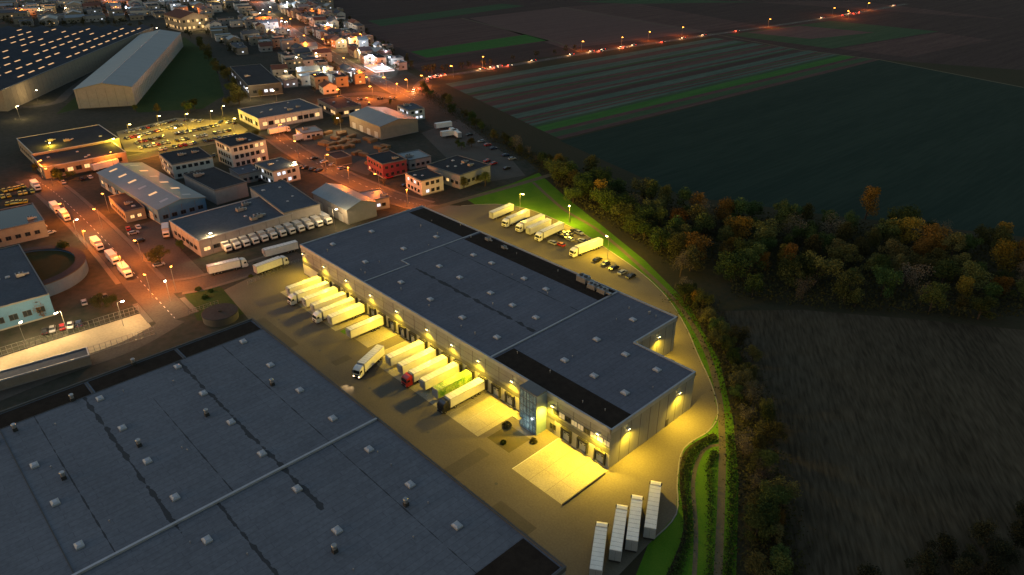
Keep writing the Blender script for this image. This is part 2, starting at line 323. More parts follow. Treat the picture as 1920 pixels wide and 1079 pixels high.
def tb_me(p,L):
    mb=MB(); mb.box(-L,-1.28,1.1,0,1.28,4.0,0)
    mb.box(-L-.04,-1.3,1.05,-L+.12,1.3,4.04,1); mb.box(-.12,-1.3,1.05,.04,1.3,4.04,1)
    for s in (-1,1):
        mb.box(-L,s*1.3-.02,3.92,0,s*1.3+.02,4.03,1); mb.box(-L,s*1.3-.02,1.06,0,s*1.3+.02,1.16,1)
        mb.box(-L+4.5,s*1.1-.05,.5,-3.5,s*1.1+.05,1.0,2)
    x=-L+1.3
    while x<-.5: mb.box(x-.02,-1.285,3.995,x+.02,1.285,4.012,3); x+=1.3
    mb.box(-L-.06,-.02,1.1,-L-.03,.02,3.9,2)
    mb.box(-L+.3,-.5,.8,-.4,.5,1.08,2); mb.box(-L-.02,-1.2,.5,-L+.15,1.2,.75,2)
    mb.box(-.75,-.9,2.3,.45,.9,3.9,1) if p=='truckw' else None
    return mb.mesh('trailer_box',[p,'trim','chas','joint'])
TB={(k,L):tb_me(k,L) for k in ('truckw','truckg') for L in (12.8,)}
LEG=MB().box(-.08,-.08,.05,.08,.08,1.0).box(-.2,-.15,0,.2,.15,.06).mesh('landing_leg',['pole'])
LAMPB=MB().box(-.04,-.16,-.1,.04,.16,.1)
HL=LAMPB.mesh('headlight',['head']);HLO=LAMPB.mesh('headlight',['heado']);TL=LAMPB.mesh('tail_light',['tail'])
def trailer(x,y,ang,paint='truckw',cab=None,lit=False,group='articulated lorries parked at the depot',lab=None,L=12.8):
    cn={'truckw':'white','truckr':'red','truckk':'black',None:''}[cab]
    bn='green printed' if paint=='truckg' else 'white'
    if cab: e=thing('articulated_truck',lab or f'{bn} box trailer with {cn} tractor cab on lit yard','truck',(x,y,VZ),ang,group=group)
    else: e=thing('semi_trailer',lab or f'{bn} box trailer parked without a tractor on asphalt','trailer',(x,y,VZ),ang,group=group)
    put('trailer_box',TB[(paint,12.8)],e,(L,0,0),0,(L/12.8,1,1))
    for ax in (1.9,3.2,4.5):
        for s in (-1,1): put('wheel',WH,e,(ax,s*1.05,.5))
    if cab:
        put('cab',CAB[cab],e,(L+.5,0,0)); put('windscreen',WS,e,(L+.5,0,0)); put('chassis',CH,e,(L+.5,0,0))
        for ax in (L+1.85,L-1.75):
            for s in (-1,1): put('wheel',WH,e,(ax,s*1.02,.5))
        for s in (-1,1): put('headlight',HL if lit else HLO,e,(L+2.94,s*.95,.95))
    else:
        for s in (-1,1): put('landing_leg',LEG,e,(L-2.6,s*.85,0))
    return e
DN=-math.pi/2
def dock(k): return 115-5.65*k
for k in (18,16,15,13): trailer(dock(k)+R.uniform(-.2,.2),-.9,DN+R.uniform(-.012,.012))
trailer(dock(11),-.9,DN,lab='white box trailer backed against an empty loading bay')
for k in (17,14): trailer(dock(k),-.9,DN+R.uniform(-.012,.012),cab='truckw',group='lorries backed to the loading docks')
for k in (7,6,4): trailer(dock(k)+R.uniform(-.2,.2),-.9,DN+R.uniform(-.012,.012))
trailer(dock(5),-.9,DN,cab='truckr',group='lorries backed to the loading docks')
trailer(dock(3),-.9,DN,paint='truckg')
trailer(dock(2),-.9,DN,cab='truckk',group='lorries backed to the loading docks')
def t2(front,rear,cab=None,lit=False,z=4,**k):
    f=Vector(P(*front,z)); r=Vector(P(*rear,z)); d=f-r
    Lx=d.length-(2.9 if cab else 0); Lx=max(11,min(13.8,Lx))
    mid=(f+r)/2; u=d.normalized(); tot=Lx+(2.9 if cab else 0); rr=mid-u*tot/2
    return trailer(rr.x,rr.y,math.atan2(d.y,d.x),cab=cab,lit=lit,L=Lx,**k)
mv=t2((668,690),(712,650),cab='truckw',lit=True,lab='white articulated truck driving out with headlights on')
for s in (-1,1):
    light(mv,(16.2,s*.9,1.0),(1,.7,.4),1500,'SPOT',.1,(math.radians(80),0,-math.pi/2),70,'headlight_beam')
for f,r in [((1130,972),(1117,1070)),((1168,940),(1154,1034)),((1196,922),(1185,1015)),((1231,896),(1219,992))]:
    t2(f,r,cab='truckw',group='trailers in the lower parking bay')
for f,r,c in [((918,400),(962,382),None),((944,413),(990,394),'truckw'),((970,422),(1018,403),'truckw'),((990,428),(1030,411),None),((1006,439),(1054,417),'truckw'),((1070,468),(1128,447),'truckw')]:
    t2(f,r,cab=c,group='lorries in the rear truck park')
for f,r,c in [((462,483),(388,500),'truckw'),((490,470),(560,452),None),((527,482),(488,496),'truckw'),((165,312),(226,297),None),((590,245),(548,256),None),((540,236),(505,243),'truckw')]:
    t2(f,r,cab=c,group='lorries on the district streets')
for f,r in [((820,232),(842,229)),((832,247),(853,244)),((845,240),(862,250))]: t2(f,r,group='trailers in the back yard')
RC=MB(); RC.side([(0,.5),(1.7,.5),(1.78,1.2),(1.6,2.2),(1.35,2.6),(0,2.6)],-1.1,1.1,0); RC.box(1.72,-1.1,.35,1.85,1.1,.7,1); RC=RC.mesh('cab',['truckw','chas'])
RWS=MB().box(1.62,-.95,1.4,1.76,.95,2.1).mesh('windscreen',['glassd'])
RB=MB(); RB.box(-6.3,-1.2,1,-.15,1.2,3.4,0); RB.box(-6.35,-1.22,.95,-6.2,1.22,3.44,1); RB.box(-.3,-1.22,.95,-.1,1.22,3.44,1); RB.box(-6.2,-.45,.6,-.1,.45,1.0,2); RB=RB.mesh('cargo_box',['truckw','trim','chas'])
def rigid(x,y,a,group='white box trucks parked in a row',lab='white rigid box truck parked in a tidy row beside workshop'):
    e=thing('box_truck',lab,'truck',(x,y,VZ),a,group=group,scale=(1.15,1.15,1.15))
    put('cab',RC,e,(2.4,0,0));put('windscreen',RWS,e,(2.4,0,0));put('cargo_box',RB,e,(2.4,0,0))
    for ax in (3.4,-2.3):
        for s in (-1,1): put('wheel',WH,e,(ax,s*.95,.48),0,(.9,.9,.9))
    for s in (-1,1): put('headlight',HLO,e,(4.22,s*.85,.95))
for i in range(12):
    x,y=P(420+(608-420)*i/11,462+(412-462)*i/11,1.5); rigid(x,y,0)
def pang(a,b): p,q=P(*a),P(*b); return math.atan2(q[1]-p[1],q[0]-p[0])
sl_='white rigid box truck parked along the orange lit street'
for p in [(312,437),(183,462),(212,488),(235,512),(105,394),(122,408),(68,352)]:
    x,y=P(*p,1);rigid(x,y,pang((150,405),(210,465)) if p[0]!=312 else -.35,'box trucks on the street',sl_)
def car_me(p):
    mb=MB()
    prof=[(-2.15,.35),(2.1,.35),(2.2,.6),(2.1,.82),(1.2,.98),(-1.9,1.0),(-2.2,.85)]
    mb.side(prof,-.88,.88,0); mb.frus(-1.9,-.84,1.15,.84,.97,-1.35,-.66,.35,.66,1.45,1,0)
    return mb
CARC={'white':(.6,.6,.6),'silver':(.3,.31,.33),'black':(.015,.015,.018),'dark blue':(.02,.04,.1),'red':(.35,.02,.02),'yellow':(.65,.5,.02)}
CM={};CS={}
for k,c in CARC.items():
    pm=mat('car_paint_'+k.replace(' ','_'),c,tuple(v*.9 for v in c),1,.3,0,.2); mb=car_me(pm); CM[k]=mb.mesh('body',[pm,'glassd'])
    for ax in (-1.35,1.35):
        for s in (-1,1): mb.cyl(ax,.33,s*.8-.1,s*.8+.1,.33,n=8,mi=2,axis='y')
    for s in (-1,1): mb.box(2.14,s*.65-.15,.62,2.22,s*.65+.15,.76,3); mb.box(-2.22,s*.65-.15,.66,-2.14,s*.65+.15,.8,4)
    CS[k]=mb.mesh('parked_car',[pm,'glassd','tyre','heado','truckr'])
ck=['white','silver','silver','black','black','dark blue','red']
def car(x,y,a,k=None,parts=False,group='cars parked in the car park',where='in a car park'):
    k=k or R.choice(ck)
    if not parts: return thing('parked_car',f'{k} passenger car parked {where}','car',(x,y,VZ),a,CS[k],group)
    e=thing('parked_car',f'{k} passenger car parked {where}','car',(x,y,VZ),a,group=group); put('body',CM[k],e)
    for ax in (-1.35,1.35):
        for s in (-1,1): put('wheel',WHC,e,(ax,s*.78,.33))
    for s in (-1,1): put('headlight',HLO,e,(2.16,s*.62,.68),0,(1,.9,.8))
def carrow(a,b,n,ang,skip=.12,**k):
    for i in range(n):
        if R.random()<skip: continue
        x,y=P(*lp(a,b,i/max(1,n-1))); car(x+R.uniform(-.3,.3),y+R.uniform(-.3,.3),ang+R.choice((0,math.pi))+R.uniform(-.05,.05),**k)
g1=dict(parts=True,group='cars beside the rear truck park',where='beside the grass verge')
carrow((1035,458),(1078,436),5,.0,**g1); carrow((1050,462),(1085,440),3,.0,**g1); carrow((1060,442),(1090,455),2,.0,**g1)
carrow((1120,490),(1182,522),5,math.pi/2,**g1)
for a,b,n in [((240,250),(330,228),14),((238,262),(340,237),14),((255,270),(415,236),20),((262,280),(430,247),20),((300,283),(440,256),16),((350,228),(440,233),8)]:
    carrow(a,b,n,pang(a,b)+math.pi/2)
for a,b,n in [((10,360),(45,352),5),((5,372),(60,362),6),((15,385),(50,380),5)]: carrow(a,b,n,pang(a,b)+math.pi/2,.05,k='yellow',group='yellow cars',where='in an open compound')
for a,b,n in [((625,190),(740,186),16),((640,200),(700,196),8),((560,205),(600,203),5),((880,255),(960,300),8),((900,300),(950,318),5),((590,300),(640,318),4),((120,345),(170,335),4),((60,420),(95,440),3),((85,625),(150,610),5),((160,570),(200,560),3),((250,390),(330,372),6),((240,432),(260,428),2),((470,340),(560,330),6),((290,355),(320,350),3),((700,320),(760,350),5),((250,440),(300,500),5),((350,300),(440,290),8),((560,315),(600,322),4)]:
    carrow(a,b,n,pang(a,b)+math.pi/2,.2,group='cars in the industrial district',where='beside a commercial building')
cp=SP_(roads[1][0],12)
for i in range(4,len(cp)-2,1):
    for lane in (-1,1):
        if R.random()<(.62 if math.sin(i*.55)>-.2 else .93): continue
        a=Vector(cp[i]);b=Vector(cp[i+1]); d=(b-a).normalized(); n=Vector((-d.y,d.x)); p=a+(b-a)*R.random()+n*lane*2
        an=math.atan2(d.y,d.x)+(math.pi if lane==1 else 0)
        e=thing('moving_car','passenger car driving on country road with lights on','car',(p.x,p.y,VZ),an,group='traffic on the country road'); put('body',CM[R.choice(ck)],e)
        for s in (-1,1): put('headlight',HL,e,(2.25,s*.65,.7),0,(1,1.1,1.2)); put('tail_light',TL,e,(-2.25,s*.65,.75),0,(2,1.8,2))
        light(e,(-3.5,0,1),(1,.1,.04),2200,'POINT',.3,name='tail_glow') if lane==-1 else light(e,(4.5,0,1.2),(1,.5,.2),1800,'POINT',.3,name='headlight_glow')
# ---------------------------------------------------------------- lamps
PO=MB(); PO.cyl(0,0,0,9,.1,.06,8); PO.tube((0,0,8.9),(1.3,0,9.15),.05,.04); PO=PO.mesh('lamp_post',['pole'])
def lh(m): return MB().frus(-.5,-.2,.5,.2,-.12,-.4,-.12,.4,.12,.08,0,1).mesh('lamp_head',[m,'pole'])
LH={k:lh(k) for k in ('olamp','ylamp','wlamp','blamp')}
def lamp(px,py,kind='olamp',pw=3000,sc=1.0,lab='',grp='street lamps'):
    x,y=P(px,py); nm={'olamp':'orange','ylamp':'yellow','wlamp':'warm white','blamp':'cool white'}[kind]
    e=thing('street_lamp',f'slim steel street lamp glowing {nm} beside the road','street lamp',(x,y,0),R.uniform(0,6),group=grp+' '+nm)
    put('lamp_post',PO,e); put('lamp_head',LH[kind],e,(1.6,0,9.1),0,(1.1*sc,1.5*sc,1.4*sc))
    c={'olamp':ORA,'ylamp':YEL,'wlamp':WRM,'blamp':WHT}[kind]
    light(e,(1.6,0,8.6),c,pw,rad=.3)
for p in [(560,296),(612,322),(655,345),(712,360),(765,388),(525,262),(100,350),(130,418),(192,430),(165,470),(268,492),(285,560),(235,520),(330,545),(205,400),(80,335),(215,318),(300,298)]: lamp(*p,pw=15000)
for p in [(480,5),(505,38),(545,52),(575,85),(610,92),(648,130),(690,135),(725,168),(765,172),(795,165),(640,192),(745,180),(700,186)]: lamp(*p,pw=30000,sc=1.4)
for p in [(850,146),(905,128),(1090,97),(1165,88),(1215,78),(1278,68),(1440,52),(1560,30),(1590,36),(1625,20)]: lamp(*p,pw=14000,sc=1.5)
for p in [(245,262),(300,245),(352,242),(398,236),(330,270),(440,250),(270,285),(420,226)]: lamp(*p,kind='ylamp',pw=11000)
lamp(1067,420,'ylamp',26000);lamp(1139,485,'ylamp',26000);lamp(975,398,'ylamp',12000)
lamp(128,628,'wlamp',11000);lamp(52,655,'wlamp',11000);lamp(232,612,'wlamp',7000);lamp(320,566,'wlamp',6000);lamp(148,452,'wlamp',6000);lamp(-20,690,'wlamp',9000)
for p in [(600,160),(640,158),(560,150),(690,125),(720,142),(735,128)]: lamp(*p,kind='blamp',pw=14000,sc=1.4)
for p in [(470,190),(520,195),(560,335),(450,290),(380,60),(340,50),(300,70),(640,250),(395,478),(628,430)]: lamp(*p,kind='wlamp',pw=7000)  # last two lamps are added, only to brighten the row of box trucks
for p in [(215,290),(100,300),(355,42)]: lamp(*p,kind='ylamp',pw=10000)
# ---------------------------------------------------------------- main warehouse
H=12.2
W=thing('warehouse','long grey logistics warehouse with flat roof and lit loading docks','warehouse')
foot=[(0,0),(150.7,0),(150.7,36),(129.7,36),(129.7,57.4),(0,57.4)]
mb=MB(); mb.prism(foot,0,H,0,top=False)
s=5.65/2
while s<150:
    mb.box(s-.06,-.04,4.6,s+.06,0,H-.9,1); s+=5.65
t=4
while t<36: mb.box(150.7,t-.05,0,150.74,t+.05,H-.9,1); t+=4
t=40
while t<57: mb.box(129.7,t-.05,0,129.74,t+.05,H-.9,1); t+=4
for z in (7.2,9.4): mb.box(0,-.03,z-.03,150.7,0,z+.03,1)
put('wall',mb.mesh('wall',['clad','joint']),W)
put('cladding_band',MB().box(0,-.08,4.6,150.7,-.045,6.1).mesh('cladding_band',['cladd']),W)
mb=MB(); mb.box(0,-.12,0,118.6,-.002,4.55,0); mb.box(132,-.12,0,150.7,-.002,4.55,0); mb.box(0,-.13,0,118.6,-.121,.4,1); put('plinth',mb.mesh('plinth',['plinth','joint']),W)
rf=put('roof',MB().prism([(x+(.2 if x==0 else -.2),y+(.2 if y==0 else -.2)) for x,y in foot],H-.3,H).mesh('roof',['roofA']),W)
pr=MB()
n=len(foot)
for i in range(n):
    (x0,y0),(x1,y1)=foot[i],foot[(i+1)%n]
    d=Vector((x1-x0,y1-y0)).normalized(); q=Vector((-d.y,d.x)); e=.18; a=Vector((x0,y0))-d*.18-q*.18;b=Vector((x1,y1))+d*.16-q*.18; c=b+q*.5;dd=a+q*.5
    pr.add([(a.x,a.y,H-.9),(b.x,b.y,H-.9),(c.x,c.y,H-.9),(dd.x,dd.y,H-.9),(a.x,a.y,H+.35-i*.003),(b.x,b.y,H+.35-i*.003),(c.x,c.y,H+.35-i*.003),(dd.x,dd.y,H+.35-i*.003)],[(4,5,6,7),(0,1,5,4),(2,3,7,6),(1,2,6,5),(3,0,4,7)])
put('parapet',pr.mesh('parapet',['trim']),W)
def strip(parent,name,x0,y0,x1,y1,z0,z1,m): return put(name,MB().box(x0,y0,z0,x1,y1,z1).mesh(name,[m]),parent)
strip(rf,'gravel_bed',107.4,.6,150.2,8.5,H+.004,H+.03,'gravel')
strip(rf,'gravel_bed',2,49.2,36.6,56.8,H+.004,H+.03,'gravel')
strip(rf,'gravel_bed',38.4,48.2,105.6,56.8,H+.004,H+.03,'gravel')
strip(rf,'roof_ridge',106.1,.5,106.6,57,H,H+.3,'trim'); strip(rf,'roof_ridge',41.8,.5,42.2,19.4,H,H+.22,'trim'); strip(rf,'roof_ridge',37.2,19.85,37.6,57,H,H+.22,'trim'); strip(rf,'roof_ridge',37.2,19.42,42.2,19.82,H,H+.2,'trim')
SKm=MB(); SKm.box(-1.0,-.82,0,1.0,.82,.4,1); SKm.frus(-.95,-.78,.95,.78,.4,-.55,-.42,.55,.42,.7,0); SKm=SKm.mesh('skylight',['sky','trim'])
for p in [(624,458),(697,434),(685,491),(757,466),(818,444),(752,529),(824,499),(888,478),(807,561),(862,520),(922,493),(867,595),(920,549),(983,522),(932,632),(961,572),(1024,542),(1005,595),(1119,636),(1187,599),(1059,675),(1114,704),(1173,664),(1172,736),(1232,693)]:
    x,y=P(*p,H+.4); put('skylight',SKm,rf,(x,y,H),R.uniform(-.03,.03))
VM=MB(); VM.cyl(0,0,0,.9,.14,n=8,mi=0); VM.cyl(0,0,.9,1.1,.26,.18,8,0)
VM=VM.mesh('roof_vent',['steel'])
for i in range(34):
    x=R.uniform(4,147);y=R.choice((R.uniform(50,56),R.uniform(2,8),R.uniform(3,55)))
    if x>128 and y>34: continue
    put('roof_vent',VM,rf,(x,y,H),0,(R.uniform(.5,1),)*3)
DU=MB(); DU.box(-2,-1.5,.3,2,1.5,2.2,0); DU.cyl(-1,0,2.2,2.5,.7,n=14,mi=1); DU.cyl(1,0,2.2,2.5,.7,n=14,mi=1); DU.box(-2.1,-1.6,.1,2.1,1.6,.3,1); DU.box(2,-.6,.6,4.5,.6,1.4,0); DU=DU.mesh('rooftop_unit',['steel','chas'])
for p,sc_ in [((1094,524),1),((1112,537),.8),((1130,545),.8),((915,447),.5),((945,462),.45)]:
    x,y=P(*p,H+1); put('rooftop_unit',DU,rf,(x,y,H),0,(sc_,)*3)
DD=MB()
DD.box(-1.75,-.65,.9,-1.3,0,4.4,0);DD.box(1.3,-.65,.9,1.75,0,4.4,0);DD.box(-1.75,-.67,3.9,1.75,0,4.6,0)
DD.box(-1.75,-.5,.55,1.75,0,.9,2)
DD=DD.mesh('dock_shelter',['rubber','rubber','kerb'])
DP=MB()
for i in range(5): DP.box(-1.3,-.12,.9+i*.6,1.3,-.04,1.47+i*.6,0)
DP.box(-.9,-.14,2.75,-.3,-.121,3.15,1);DP.box(.3,-.14,2.75,.9,-.121,3.15,1)
DP=DP.mesh('sectional_door',['door','glassd'])
for s in [dock(k) for k in range(19)]+[136.5,142.2,148]:
    d=put('dock_shelter',DD,W,(s,-.13,0)); put('sectional_door',DP,d,(0,0,0))
WM=MB(); WM.box(-.95,-.05,0,.95,.03,1.6,0); WM.box(-1.05,-.08,-.1,1.05,-.01,0,1);WM.box(-1.05,-.08,1.6,1.05,-.01,1.7,1);WM.box(-1.05,-.08,0,-.95,-.01,1.6,1);WM.box(.95,-.08,0,1.05,-.01,1.6,1);WM.box(-.04,-.07,0,.04,-.051,1.6,1)
WMd=WM.mesh('window',['glassd','wk']); WMl=WM.mesh('window',['litw','wk']); WMo=WM.mesh('window',['lito','wk'])
for i in range(9): put('window',[WMd,WMo,WMd,WMo,WMo,WMd,WMo,WMl,WMo][i],W,(132.4+2.15*i,-.1,6.9))
put('window',WMd,W,(131.5,-.15,1.6))
T=put('entrance_tower',MB().box(122.6,-3.9,0,129.0,-.15,12.7).box(122.5,-4.0,12.7,129.1,-.1,13.0,1).mesh('entrance_tower',['bluep','cladd']),W)
gl=MB(); gl.box(122.7,-3.94,.3,128.9,-3.905,12.5,0)
for i in range(6): gl.box(122.65+i*1.24,-4.02,.3,122.77+i*1.24,-3.941,12.5,1)
for j in range(6): gl.box(122.7,-4.0,.3+j*2.4,128.9,-3.942,.45+j*2.4,1)
put('glazing',gl.mesh('glazing',['glassb','wk']),T)
light(T,(125.5,-6,2.6),(.8,.95,1),250,rad=.4,name='entrance_light')
put('canopy',MB().box(121.4,-5.6,3,124,-4.05,3.2).mesh('canopy',['cladd']),T)
put('personnel_door',MB().box(119.6,-.1,0,120.9,-.02,2.3).mesh('personnel_door',['wk']),W)
put('personnel_door',MB().box(150.75,24,0,150.8,25.2,2.3).mesh('personnel_door',['wk']),W)
WL=MB().frus(-.35,-.45,.35,0,-.1,-.3,-.1,.3,0,.22,1,1); WL.add([(-.35,-.45,-.1),(.35,-.45,-.1),(.35,0,-.1),(-.35,0,-.1),(-.35,-.46,.0),(.35,-.46,0)],[(3,2,1,0),(0,1,5,4)],0); WL=WL.mesh('wall_lamp',['ylamp','pole'])
def wl(x,y,z,rz,pw,tilt=31):
    o=put('wall_lamp',WL,W,(x,y,z),rz,(1.3,1.3,1.3)); light(o,(0,-.75,-.35),YEL,pw,'SPOT',.15,(math.radians(tilt),0,math.pi),160)
for s,p in zip([2,17,32,47,62,78,90,102,116,131.5,147],[11500,14500,14500,13500,15500,15500,12500,17500,18500,25000,32000]): wl(s,-.12,9.4,0,p)
for t in (6.5,28.5): wl(150.75,t,9.4,math.pi/2,27000,34)
for s in (8,30,52,74,96,118): wl(s,57.45,9.4,math.pi,28000,40)
wl(0-.05,30,9.4,-math.pi/2,5000); wl(129.75,48,9.4,math.pi/2,20000,36)
# ---------------------------------------------------------------- foreground warehouse
x0,x1,y0,y1=39.4,171,-210,-38.6
F=thing('warehouse','huge flat grey felt roof warehouse with rows of skylights','warehouse')
put('wall',MB().box(x0,y0,0,x1,y1,H-.35).mesh('wall',['clad']),F)
fr_=put('roof',MB().box(x0+.3,y0+.3,H-.34,x1-.3,y1-.3,H).mesh('roof',['roofB']),F)
pr=MB(); pr.box(x0-.1,y1-.35,H-.8,x1+.1,y1+.1,H+.4); pr.box(x0-.1,y0,H-.8,x0+.35,y1-.35,H+.4); pr.box(x1-.35,y0,H-.8,x1+.1,y1-.35,H+.4); put('parapet',pr.mesh('parapet',['joint']),F)
for a,b in ((-62,-39.5),(-86,-63),(-140,-87)): strip(fr_,'gravel_bed',x0+.8,a,46.6,b,H+.004,H+.04,'gravel')
strip(fr_,'gravel_bed',160,-60,170.2,-39.4,H+.004,H+.04,'gravel')
strip(fr_,'roof_ridge',107.1,-200,107.7,y1-.4,H,H+.5,'trim')
strip(fr_,'roof_ridge',46.8,-200,47.0,y1-.4,H,H+.1,'joint')
for t in (-62.6,-86.6): strip(fr_,'roof_ridge',x0+.5,t-.15,46.7,t+.15,H,H+.2,'joint')
strip(fr_,'roof_ridge',47.5,-108.1,107,-107.9,H,H+.15,'joint')
for p in [(507,684),(562,731),(624,784),(692,842),(769,908),(857,985),(381,737),(433,791),(491,850),(557,916),(632,994),(187,747),(229,802),(276,864),(328,932),(388,1012),(64,872),(103,942),(148,1022),(333,687),(456,640),(-10,830)]:
    x,y=P(*p,H+.4); put('skylight',SKm,fr_,(x,y,H))
SV=MB(); SV.box(-.5,-.5,0,.5,.5,.9,1); SV.cyl(0,0,.9,1.9,.45,n=12,mi=0); SV.cyl(0,0,1.9,2.05,.6,.5,12,0); SV=SV.mesh('roof_fan',['steel','chas'])
for p in [(510,718),(387,775),(260,832),(118,893),(761,943),(627,1030),(27,803),(250,680),(135,747)]:
    x,y=P(*p,H+.9); put('roof_fan',SV,fr_,(x,y,H))
for i in range(16): put('roof_vent',VM,fr_,(R.uniform(50,165),R.uniform(-105,-42),H),0,(.6,.6,.6))
GR=MB()
for i in range(60): GR.box(40+i*2.2,-.03,0,40.08+i*2.2,.03,1.0)
GR.box(40,-.02,.95,170,.02,1.02); GR.box(40,-.02,.5,170,.02,.55)
thing('guard_rail','galvanised steel guard rail along the warehouse yard edge','railing',(0,-35.8,0),0,GR.mesh('guard_rail',['pole']))
def leaf(mb,c,rr,s):
    a=Vector((rr.gauss(0,1),rr.gauss(0,1),rr.gauss(0,1))).normalized(); b=a.orthogonal().normalized(); d=a.cross(b); s1=s*rr.uniform(.6,1.3);s2=s*rr.uniform(.5,1.1)
    mb.add([tuple(c-b*s1),tuple(c-d*s2),tuple(c+b*s1),tuple(c+d*s2)],[(0,1,2,3)])
def shrub_me(n,r,lm,seed):
    rr=random.Random(seed); mb=MB()
    for i in range(n):
        v=Vector((rr.gauss(0,1),rr.gauss(0,1),abs(rr.gauss(0,1)))).normalized()*r*rr.uniform(.7,1.05); leaf(mb,v+Vector((0,0,.1)),rr,.22)
    return mb.mesh('shrub',[lm])
SHR=[shrub_me(260,1.1,'lolive',3),shrub_me(260,1.0,'lgreen',4)]
for p in [(950,800),(944,832),(700,600),(480,500),(495,512),(505,495),(1000,830),(372,545),(395,548),(385,560),(470,520),(520,505)]:
    x,y=P(*p); thing('shrub','low clipped shrub in a planting bed by the yard','shrub',(x,y,0),R.uniform(0,6),R.choice(SHR),'clipped shrubs',(R.uniform(.8,1.2),)*3)
hb=MB(); rr=random.Random(9)
for pl,wd,n_ in (([(1262,1085),(1290,1000),(1284,900),(1300,850),(1338,822)],.7,55),([(1330,1085),(1332,960),(1330,880),(1340,850)],.5,28),([(1368,820),(1373,900),(1371,1000),(1363,1085)],.7,45)):
    for a in SP_(pl,16):
        for i in range(n_): leaf(hb,Vector((a[0]+rr.gauss(0,wd),a[1]+rr.gauss(0,wd),rr.uniform(.05,.9))),rr,.2)
o=put('hedge_growth',hb.mesh('hedge_growth',['lgreen'])); o['kind']='stuff'; o['label']='rough dark hedge growth along the drainage ditch'; o['category']='hedge'
# ---------------------------------------------------------------- trees
def crown_pts(rr,kind):
    nl={'round':12,'tall':9,'sparse':8}[kind]
    lobes=[]
    for i in range(nl):
        if kind=='tall': c=Vector((rr.uniform(-1.3,1.3),rr.uniform(-1.3,1.3),rr.uniform(3,9.5))); r=rr.uniform(1.1,1.7)*(1.15-abs(c.z-5.5)/9)
        else:
            a=rr.uniform(0,6.28); q=rr.uniform(.8,3.3); c=Vector((math.cos(a)*q,math.sin(a)*q,rr.uniform(3.2,8.8)-q*.35)); r=rr.uniform(.9,1.9)
        lobes.append((c,r))
    lobes.append((Vector((0,0,6)),2.2)); return lobes
def crown_me(seed,lm,kind='round'):
    rr=random.Random(seed); mb=MB(); lobes=crown_pts(rr,kind)
    per=240 if kind!='sparse' else 150
    for c,r in lobes:
        for i in range(int(per*r/1.5)):
            v=Vector((rr.gauss(0,1),rr.gauss(0,1),rr.gauss(.15,1))).normalized()*r*rr.uniform(.45,1.28)
            leaf(mb,c+v,rr,.2 if kind!='sparse' else .14)
    return mb.mesh('crown',[lm])
def trunk_me(seed):
    rr=random.Random(seed); mb=MB(); mb.tube((0,0,0),(.1,0,2.6),.26,.19,8); mb.tube((.1,0,2.6),(0,.1,6.5),.19,.07,6)
    for i in range(7):
        a=rr.uniform(0,6.28); z=rr.uniform(2.2,5); mb.tube((.05,.03,z),(math.cos(a)*rr.uniform(1.5,2.6),math.sin(a)*2,z+rr.uniform(1,2.6)),.1,.03,5)
    return mb.mesh('trunk',['bark'])
TRK=[trunk_me(i) for i in range(3)]
CR={}
for j,(lm,nm) in enumerate([('lgreen','dark green'),('lolive','olive green'),('lor','autumn orange'),('lbr','sparse brown'),('lnight','very dark')]):
    CR[nm]=[crown_me(10*j+i,lm,'sparse' if nm=='sparse brown' else ('tall' if i==2 else 'round')) for i in range(3)]
TREES=[]; FAR=MB(); rf2=random.Random(21)
def far_tree(x,y,h):
    s=h/9.5; FAR.tube((x,y,0),(x,y,5*s),.25*s,.1*s,5,1)
    for c,r in crown_pts(rf2,'round'):
        for i in range(14):
            v=Vector((rf2.gauss(0,1),rf2.gauss(0,1),rf2.gauss(.15,1))).normalized()*r*rf2.uniform(.5,1.15)
            leaf(FAR,Vector((x,y,0))+(c+v)*s,rf2,.5*s)
def tree(x,y,h,nm,where='in a dense wood',grp='woodland trees',mind=9):
    for (a,b) in TREES:
        if (a-x)**2+(b-y)**2<mind: return
    if len(TREES)>=299: far_tree(x,y,h); return
    TREES.append((x,y))
    e=thing('tree',f'{nm} broadleaf tree {where}','tree',(x,y,0),R.uniform(0,6.28),group=grp+' '+nm,scale=(h/9.5*R.uniform(.95,1.35),h/9.5*R.uniform(.95,1.35),h/9.5))
    put('trunk',R.choice(TRK),e); put('crown',R.choice(CR[nm]),e)
def inside(p,poly):
    c=False;j=len(poly)-1
    for i in range(len(poly)):
        if (poly[i][1]>p[1])!=(poly[j][1]>p[1]) and p[0]<(poly[j][0]-poly[i][0])*(p[1]-poly[i][1])/(poly[j][1]-poly[i][1])+poly[i][0]: c=not c
        j=i
    return c
def pick(w): return R.choices(['dark green','olive green','autumn orange','sparse brown'],w)[0]
def wood(px,step,h0,h1,fn,where='in a dense wood'):
    poly=[P(*p) for p in px]
    xs=[p[0] for p in poly];ys=[p[1] for p in poly]; yy=min(ys)
    while yy<max(ys):
        xx=min(xs)
        while xx<max(xs):
            q=(xx+R.uniform(-.42,.42)*step,yy+R.uniform(-.42,.42)*step)
            if inside(q,poly): tree(q[0],q[1],R.uniform(h0,h1),fn(),where)
            xx+=step
        yy+=step
    return poly,xs,ys
def row(px,n,h0,h1,w,j,where,grp,mind=9):
    pts=SP_(px,12)
    for i in range(n):
        k=i/(n-1)*(len(pts)-1); a=pts[int(k)]; tree(a[0]+R.uniform(-j,j),a[1]+R.uniform(-j,j),R.uniform(h0,h1),pick(w),where,grp,mind)
row([(1285,560),(1330,610),(1375,690),(1405,780),(1425,900),(1440,1000),(1450,1100)],32,4.5,8.5,[24,50,6,20],3.2,'along the field edge','field edge trees',4)
row([(1330,600),(1400,700),(1430,820),(1440,950),(1425,1090)],20,4,8,[24,45,6,25],3,'along the field edge','field edge trees',4)
